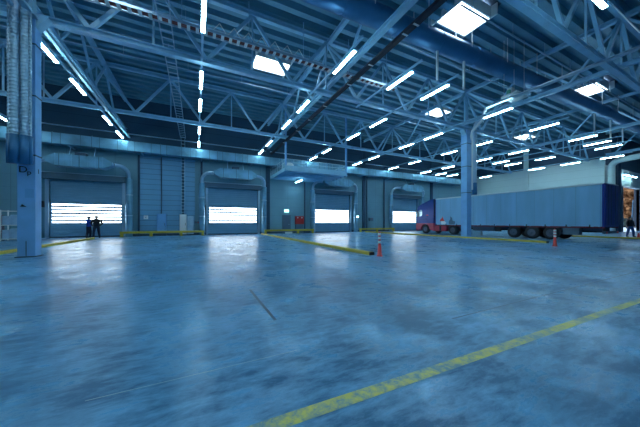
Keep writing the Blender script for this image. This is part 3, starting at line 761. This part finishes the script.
for y in (12.02, 10.73, 9.5):
    wheel(XT + .04, XT + .42, y, t); wheel(XE - .42, XE - .04, y, t, out=1)
    MB().tube([(XT + .4, y, .5), (XE - .4, y, .5)], .07, 8).build('axle', 'steel_dark', t)
    mb = MB()
    for a in range(8):
        a0, a1 = PI * (a / 8), PI * ((a + 1) / 8)
        mb.bar((XT + .25, y + .57 * math.cos(a0), .5 + .5 * math.sin(a0)), (XT + .25, y + .57 * math.cos(a1), .5 + .5 * math.sin(a1)), .4, .015) if .15 < a / 8 < .85 else None
    mb.build('mudguard', 'black', t)
# emblem on the curtain: red peak over a white base, dark shape beside it
ye = 18.95
MB().prism([(ye - .32, 1.45), (ye + .30, 1.45), (ye + .22, 1.65), (ye + .02, 1.78), (ye - .02, 1.98), (ye - .12, 1.75), (ye - .2, 1.6)], 'x', XT - .035, XT - .028).build('emblem_red', 'red', t)
MB().prism([(ye - .35, 1.1), (ye + .12, 1.1), (ye + .16, 1.45), (ye - .32, 1.45), (ye - .5, 1.25)], 'x', XT - .036, XT - .028).build('emblem_white', 'white_band', t)
MB().prism([(17.45, 1.1), (18.1, 1.1), (18.15, 1.35), (17.95, 1.7), (18.0, 1.95), (17.75, 1.8), (17.7, 1.5), (17.4, 1.4)], 'x', XT - .035, XT - .028).build('emblem_dark', 'slate', t)

# tractor
t = thing('truck_tractor', 'blue truck cab with red lower bodywork coupled to the long trailer', 'truck', ((XT + XE) / 2, 20.5, 0))
xa, xb = XT + .02, XE - .02
prof = [(20.12, 1.15), (22.5, 1.15), (22.60, 1.5), (22.58, 2.2), (22.5, 2.9), (22.36, 3.2), (22.0, 3.42), (21.4, 3.64), (20.8, 3.86), (20.3, 3.98), (20.12, 4.0)]
MB().prism(prof, 'x', xa, xb).build('cab_shell', 'cab_blue', t)
MB().prism([(20.12, 1.9), (20.0, 1.9), (20.0, 3.85), (20.12, 3.98)], 'x', xa, xb).build('air_deflector', 'navy', t)
MB().prism([(21.75, 2.05), (22.4, 2.05), (22.28, 2.75), (21.95, 2.85), (21.75, 2.8)], 'x', xa - .012, xa + .002).build('side_window', 'glass', t)
MB().prism([(21.75, 2.05), (22.4, 2.05), (22.28, 2.75), (21.95, 2.85), (21.75, 2.8)], 'x', xb - .002, xb + .012).build('side_window', 'glass', t)
MB().mesh([(xa + .12, 22.53, 2.02), (xb - .12, 22.53, 2.02), (xb - .12, 22.40, 2.85), (xa + .12, 22.40, 2.85), (xa + .12, 22.50, 2.0), (xb - .12, 22.50, 2.0), (xb - .12, 22.37, 2.83), (xa + .12, 22.37, 2.83)], [(0, 1, 2, 3), (7, 6, 5, 4), (0, 4, 5, 1), (1, 5, 6, 2), (2, 6, 7, 3), (3, 7, 4, 0)]).build('windscreen', 'glass', t)
MB().box(xa - .008, xa + .004, 21.0, 21.02, 1.2, 2.9).box(xa - .008, xa + .004, 21.02, 22.3, 1.6, 1.63).build('door_seam', 'navy', t)
MB().box(xa - .012, xa, 20.85, 21.15, 2.1, 2.2).build('badge', 'red', t)
MB().box(xa - .03, xa - .01, 21.1, 21.3, 1.75, 1.79).build('door_handle', 'black', t)
MB().bevbox(xa - .22, xa - .02, 22.3, 22.42, 2.0, 2.65, .03).build('mirror', 'white', t)
MB().bevbox(xb + .02, xb + .22, 22.3, 22.42, 2.0, 2.65, .03).build('mirror', 'white', t)
def arch(y, r0, z0, z1, ya, yb):               # red side skirt with a wheel arch
    pts = [(ya, z0), (ya, z1), (yb, z1), (yb, z0)]
    arc = [(y + r0 * math.cos(PI * k / 10), max(z0, .5 + r0 * math.sin(PI * k / 10))) for k in range(11)]
    return [(ya, z0), (ya, z1), (yb, z1), (yb, z0)] + arc
MB().prism(arch(21.3, .62, .3, 1.2, 20.1, 22.64), 'x', xa - .01, xa + .28).prism(arch(21.3, .62, .3, 1.2, 20.1, 22.64), 'x', xb - .28, xb + .01).build('lower_bodywork', 'cab_red', t)
MB().bevbox(xa, xb, 22.45, 22.72, .28, 1.0, .06).build('front_bumper', 'cab_red', t)
for x in (xa + .1, xb - .5): MB().bevbox(x, x + .4, 22.70, 22.74, .62, .82, .015).build('headlight', 'white_band', t)
MB().box(xa + .3, xb - .3, 22.54, 22.60, 1.1, 1.85).build('grille', 'black', t)
MB().bevbox(xa, xa + .35, 18.45, 20.05, .32, 1.08, .05).build('side_fairing', 'cab_red', t)
MB().bevbox(xb - .35, xb, 18.45, 20.05, .32, 1.08, .05).build('side_fairing', 'cab_red', t)
MB().box(xa + .01 - .02, xa, 19.1, 19.35, .34, 1.06).build('fairing_step', 'navy', t)
MB().box(XT + .75, XT + .9, 16.9, 22.3, .6, .88).box(XE - .9, XE - .75, 16.9, 22.3, .6, .88).build('chassis_beam', 'steel_dark', t)
MB().box(XT + .85, XE - .85, 17.4, 18.2, .86, .90).build('fifth_wheel', 'steel_dark', t)
wheel(XT + .04, XT + .36, 21.3, t); wheel(XE - .36, XE - .04, 21.3, t, out=1)
wheel(XT + .04, XT + .6, 17.75, t); wheel(XE - .6, XE - .04, 17.75, t, out=1)
MB().box(XT + .05, XT + .6, 17.1, 18.4, 1.0, 1.03).box(XE - .6, XE - .05, 17.1, 18.4, 1.0, 1.03).build('mudguard', 'black', t)

# ---------------------------------------------------------------- people
def person(name, loc, rz, H, top, legs, lbl, pose, width=1.0, cap=False, bulk=1.0):
    J = []; E_ = []; R = []
    def j(p, r, par=None):
        J.append(Vector(p)); R.append(r)
        if par is not None: E_.append((par, len(J) - 1))
        return len(J) - 1
    s = H / 1.75
    pel = j((0, 0, .95), (.15 * bulk, .11 * bulk))
    w = j((0, .005, 1.10), (.145 * bulk, .105 * bulk), pel); ch = j((0, 0, 1.30), (.18 * bulk, .12 * bulk), w)
    sh = j((0, -.01, 1.43), (.12 * bulk, .085 * bulk), ch); nk = j((0, .0, 1.50), (.075, .075), sh)
    h0 = j((0, .01, 1.57), (.085, .092), nk); h1 = j((0, .015, 1.65), (.105, .118), h0); h2 = j((0, .01, 1.72), (.085, .095), h1)
    hands = []
    for sx in (-1, 1):
        hp = j((sx * .10, 0, .90), (.115 * bulk ** .5, .115), pel)
        kn = j((sx * (.11 + pose['spread']), .03 + pose['step'] * sx * .5, .49), (.085 * bulk ** .5, .088), hp)
        an = j((sx * (.115 + pose['spread'] * 1.7), -.02 + pose['step'] * sx, .10), (.066, .07), kn)
        hl = j((sx * (.12 + pose['spread'] * 1.7), -.02 + pose['step'] * sx, .045), (.04, .045), an)
        j((sx * (.135 + pose['spread'] * 1.7), .17 + pose['step'] * sx, .035), (.042, .034), hl)
        so = j((sx * .19 * width, -.01, 1.40), (.075 * bulk ** .5, .075 * bulk ** .5), sh)
        el, wr = pose['arms'][0 if sx < 0 else 1]
        e = j((sx * el[0] * width, el[1], el[2]), (.06 * bulk ** .5, .06 * bulk ** .5), so); wv = j((sx * wr[0] * width, wr[1], wr[2]), (.042, .042), e)
        d = (J[wv] - J[e]).normalized()
        pm = j(J[wv] + d * .07, (.04, .022), wv); hands.append((J[wv].copy(), J[pm].copy(), d, sx))
    me = bpy.data.meshes.new(name); me.from_pydata([v * s for v in J], E_, [])
    o = bpy.data.objects.new(name, me); COL.objects.link(o)
    sk = o.modifiers.new('skin', 'SKIN')
    for i, (a, b) in enumerate(R): me.skin_vertices[0].data[i].radius = (a * s, b * s)
    me.skin_vertices[0].data[0].use_root = True
    sub = o.modifiers.new('sub', 'SUBSURF'); sub.levels = 2; sub.render_levels = 2
    dg = bpy.context.evaluated_depsgraph_get(); dg.update()
    m2 = bpy.data.meshes.new_from_object(o.evaluated_get(dg))
    bq = bmesh.new(); bq.from_mesh(m2)
    for zc in (.93, .085, 1.50):
        bmesh.ops.bisect_plane(bq, geom=bq.verts[:] + bq.edges[:] + bq.faces[:], plane_co=(0, 0, zc * s), plane_no=(0, 0, 1), dist=1e-5)
    bq.to_mesh(m2); bq.free()
    mb = MB()
    vs = [v.co.copy() for v in m2.vertices]
    for p in m2.polygons:
        c = p.center / s
        head = c.z > 1.50 and abs(c.x) < .14
        handf = any((c - pm).length < .075 and (c - w_).dot(d_) > .0 for w_, pm, d_, _ in hands)
        mb.f.append(list(p.vertices)); mb.sm.append(True)
        mb.mi.append(0 if head or handf else (3 if c.z < .085 else (2 if c.z < .93 else 1)))
    mb.v = vs
    mb.cur = 0                                  # fingers, thumb, nose, ears join the same mesh
    for w_, pm, d_, sx in hands:
        side = d_.cross(Vector((0, 1, 0))).normalized() if abs(d_.y) < .9 else Vector((1, 0, 0))
        curl = d_.cross(side).normalized()
        for k, ln in enumerate((.062, .07, .066, .05)):
            b0 = pm + side * (.027 - .018 * k) + d_ * .02; q = b0 + d_ * ln * .55 + curl * .008; e2 = q + (d_ * .6 + curl * .6) * ln * .45
            mb.tube([b0 * s, q * s, e2 * s], [.009, .008, .006], 6)
        b0 = pm + side * .03 - d_ * .03; q = b0 + (side * .7 + d_ * .6) * .035; mb.tube([b0 * s, q * s, (q + d_ * .025) * s], [.011, .0095, .007], 6)
    mb.tube([Vector((0, .095, 1.635)) * s, Vector((0, .122, 1.60)) * s], [.008, .014], 6)
    for sx in (-1, 1): mb.tube([Vector((sx * .078, .0, 1.60)) * s, Vector((sx * .086, -.008, 1.65)) * s], [.012, .016], 6)
    mb.cur = 3
    for sx in (-1, 1): mb.lathe([(.004, .100), (.011, .104)], Vector((sx * .03, 0, 1.645)) * s, 8, 'y')
    mb.cur = 4; mb.bar(Vector((-.024, .098, 1.575)) * s, Vector((.024, .098, 1.575)) * s, .006, .008)
    bpy.data.objects.remove(o)
    body = mb.build(name, ['skin', top, legs, 'black', 'red_cable'])
    body.location = loc; body.rotation_euler.z = rz
    tag(body, lbl, 'person')
    hb = MB(); prof = [(.095, 0), (.104, .03), (.096, .075), (.066, .115), (.02, .13)]
    hb.lathe([(r * s, (1.635 + z * .9) * s) for r, z in prof], (0, -.003, 0), 18)
    if cap: hb.box(-.06, .06, .07, .15, 1.655 * s, 1.668 * s)
    ho = hb.build('cap' if cap else 'hair', 'hair', body, world=False)
    # jacket collar / hem ring as clothing detail
    MB().lathe([(.075 * s, 1.475 * s), (.07 * s, 1.52 * s)], (0, 0, 0), 16).build('collar', top, body, world=False)
    return body
front_arms = [((.24, .08, 1.16), (.14, .28, 1.18)), ((.24, .08, 1.16), (.14, .28, 1.18))]
hang_arms = [((.26, -.02, 1.15), (.27, .06, .92)), ((.26, -.02, 1.15), (.27, .06, .92))]
pocket = [((.29, -.05, 1.16), (.20, .06, .98)), ((.29, -.05, 1.16), (.20, .06, .98))]
person('person', (-7.98, 27.15, 0), -1.0, 1.84, 'jacket_blue', 'trousers', 'person in a blue jacket and dark trousers standing before the first dock door', dict(spread=.02, step=.08, arms=front_arms), bulk=1.25, width=1.15)
person('person', (-7.42, 26.95, 0), .55, 1.88, 'jacket_black', 'trousers', 'broad person in a black jacket and cap beside the blue-jacketed one', dict(spread=.05, step=.03, arms=pocket), width=1.18, cap=True, bulk=1.42)
person('person', (34.9, 7.85, 0), 2.6, 1.80, 'jacket_black', 'jeans', 'person in a dark jacket and blue jeans standing near the small red cone', dict(spread=.11, step=.03, arms=hang_arms), bulk=1.1)

# ---------------------------------------------------------------- recess: pipe, gate and what stands outside
t = thing('wall_pipe', 'thick pale pipe bending down beside the end of the pale wall', 'pipe', (46.6, 12.3, 5))
pts = [(44.8, 8.0, 8.9), (45.8, 10.2, 8.9)]
for k in range(7):
    a = PI / 2 * k / 6; pts.append((46.3 + .7 * math.sin(a), 11.2 + .9 * math.sin(a), 8.3 + .6 * math.cos(a)))
pts += [(47.0, 12.1, 7.5), (47.0, 12.1, 0)]
MB().tube(pts, .33, 20).build('pipe_run', 'wall_pale', t)
repeat('pipe_clamp', MB().lathe([(.36, 0), (.36, .1)], (0, 0, 0), 20), 'steel', t, [(47.0, 12.1, 3.0), (47.0, 12.1, 5.9)])
MB().tube([(44.8, 8.0, 8.9), (44.8, 8.0, 13.0)], .04, 6).build('hanger', 'steel', t)
r = struct(bpy.data.objects.new('door_6', None)); COL.objects.link(r); r.location = (56.8, YR, 0)
MB().box(OPX[0] - .25, OPX[0], YR - .12, YR + .32, 0, 6.3).box(OPX[1], OPX[1] + .25, YR - .12, YR + .32, 0, 6.3).build('guide_rail', 'steel_dark', r)
MB().box(OPX[0] - .3, OPX[1] + .3, YR - .2, YR, 6.3, 6.42).build('housing_lip', 'white', r)
struct(MB().mesh([(XR + .3, YR + .3, -.01), (130, YR + .3, -.01), (130, 60, -.01), (XR + .3, 60, -.01)], [(0, 1, 2, 3)]).build('ground', 'asphalt'))
t = thing('shipping_container', 'dark container standing outside the open gateway', 'container', (77, 15.0, 0))
MB().bevbox(71.2, 83.0, 14.1, 15.6, .62, 7.5, .05).build('box_body', 'container', t)
repeat('rib', MB().box(0, .12, -.06, 0, 0, 6.5), 'container', t, [(x, 14.1, .8) for x in frange(71.4, 82.9, .3)])
for x in (72, 81.5): MB().box(x, x + .4, 14.4, 15.3, 0, .62).build('support_leg', 'black', t)
mb = MB()
for k in range(260):
    x = 95 + random.random() * 3; y = 14 + random.random() * 24; z = random.random() * 13
    r_ = .5 + random.random() * .8
    vs = []
    bm = bmesh.new(); bmesh.ops.create_icosphere(bm, subdivisions=1, radius=r_)
    for v in bm.verts: v.co *= .75 + .5 * random.random()
    mb.mesh([v.co + Vector((x, y, z)) for v in bm.verts], [[v.index for v in f.verts] for f in bm.faces]); bm.free()
mb.box(96, 98, 14, 38, 0, 12)
o = mb.build('hedge', 'hedge'); o['kind'] = 'stuff'; o['label'] = 'tall dark hedge closing the yard outside the gateway'; o['category'] = 'hedge'
t = thing('autumn_tree', 'rust-coloured tree standing outside the open gateway', 'tree', (80.5, 18.4, 0))
MB().tube([(80.5, 18.4, 0), (80.6, 18.45, 1.8), (80.4, 18.4, 4.5)], [.3, .22, .12], 10).build('trunk', 'bark', t)
mb = MB()
for k in range(700):
    a = random.random() * 2 * PI; rr = random.random() ** .5 * 1.7; z = 2.4 + random.random() * 6.6
    bm = bmesh.new(); bmesh.ops.create_icosphere(bm, subdivisions=1, radius=.14 + random.random() * .22)
    for v in bm.verts: v.co *= .6 + .8 * random.random()
    mb.mesh([v.co + Vector((80.5 + rr * 1.9 * math.cos(a), 18.4 + rr * math.sin(a), z)) for v in bm.verts], [[v.index for v in f.verts] for f in bm.faces]); bm.free()
mb.build('foliage', 'rust', t)
o = MB().prism([(0, 0), (.9, 0), (1.3, 5.2), (.7, 5.2)], 'y', 0, .08).build('tarpaulin', 'slate')
o.location = (76.6, 17.1, 0); o.scale = (1.5, 1, 1.1); o = tag(o, 'slate blue sheet leaning outside between the container and rusty tree', 'sheet')

# ---------------------------------------------------------------- world, light, camera
w = bpy.data.worlds.new('sky'); C.world = w; w.use_nodes = True
N = w.node_tree.nodes; L = w.node_tree.links
bg = N['Background']; sky = N.new('ShaderNodeTexSky'); sky.sky_type = 'HOSEK_WILKIE'; sky.turbidity = 5
sky.sun_direction = Vector((-.3, .6, .6)).normalized()
mix = N.new('ShaderNodeMix'); mix.data_type = 'RGBA'; mix.inputs['Factor'].default_value = .7
L.new(sky.outputs['Color'], mix.inputs['A']); mix.inputs['B'].default_value = (.55, .75, 1, 1)
L.new(mix.outputs['Result'], bg.inputs['Color']); bg.inputs['Strength'].default_value = 5.0

cam = bpy.data.cameras.new('camera'); co = bpy.data.objects.new('camera', cam); COL.objects.link(co)
f = 251.0
cam.sensor_width = 36; cam.lens = f / 640 * 36
co.location = (0, 0, 1.35)
yaw = math.atan2(124, 251)
co.rotation_euler = (PI / 2, 0, -yaw)
cam.shift_y = (222 - 213.5) / 640
cam.clip_start = .05; cam.clip_end = 400
C.camera = co
C.view_settings.view_transform = 'Standard'; C.view_settings.look = 'None'
C.view_settings.gamma = 1; C.view_settings.use_curve_mapping = False
C.view_settings.exposure = 0.15
C.cycles.max_bounces = 8; C.cycles.diffuse_bounces = 4; C.cycles.glossy_bounces = 4
C.cycles.sample_clamp_indirect = 4
C.cycles.use_light_tree = True
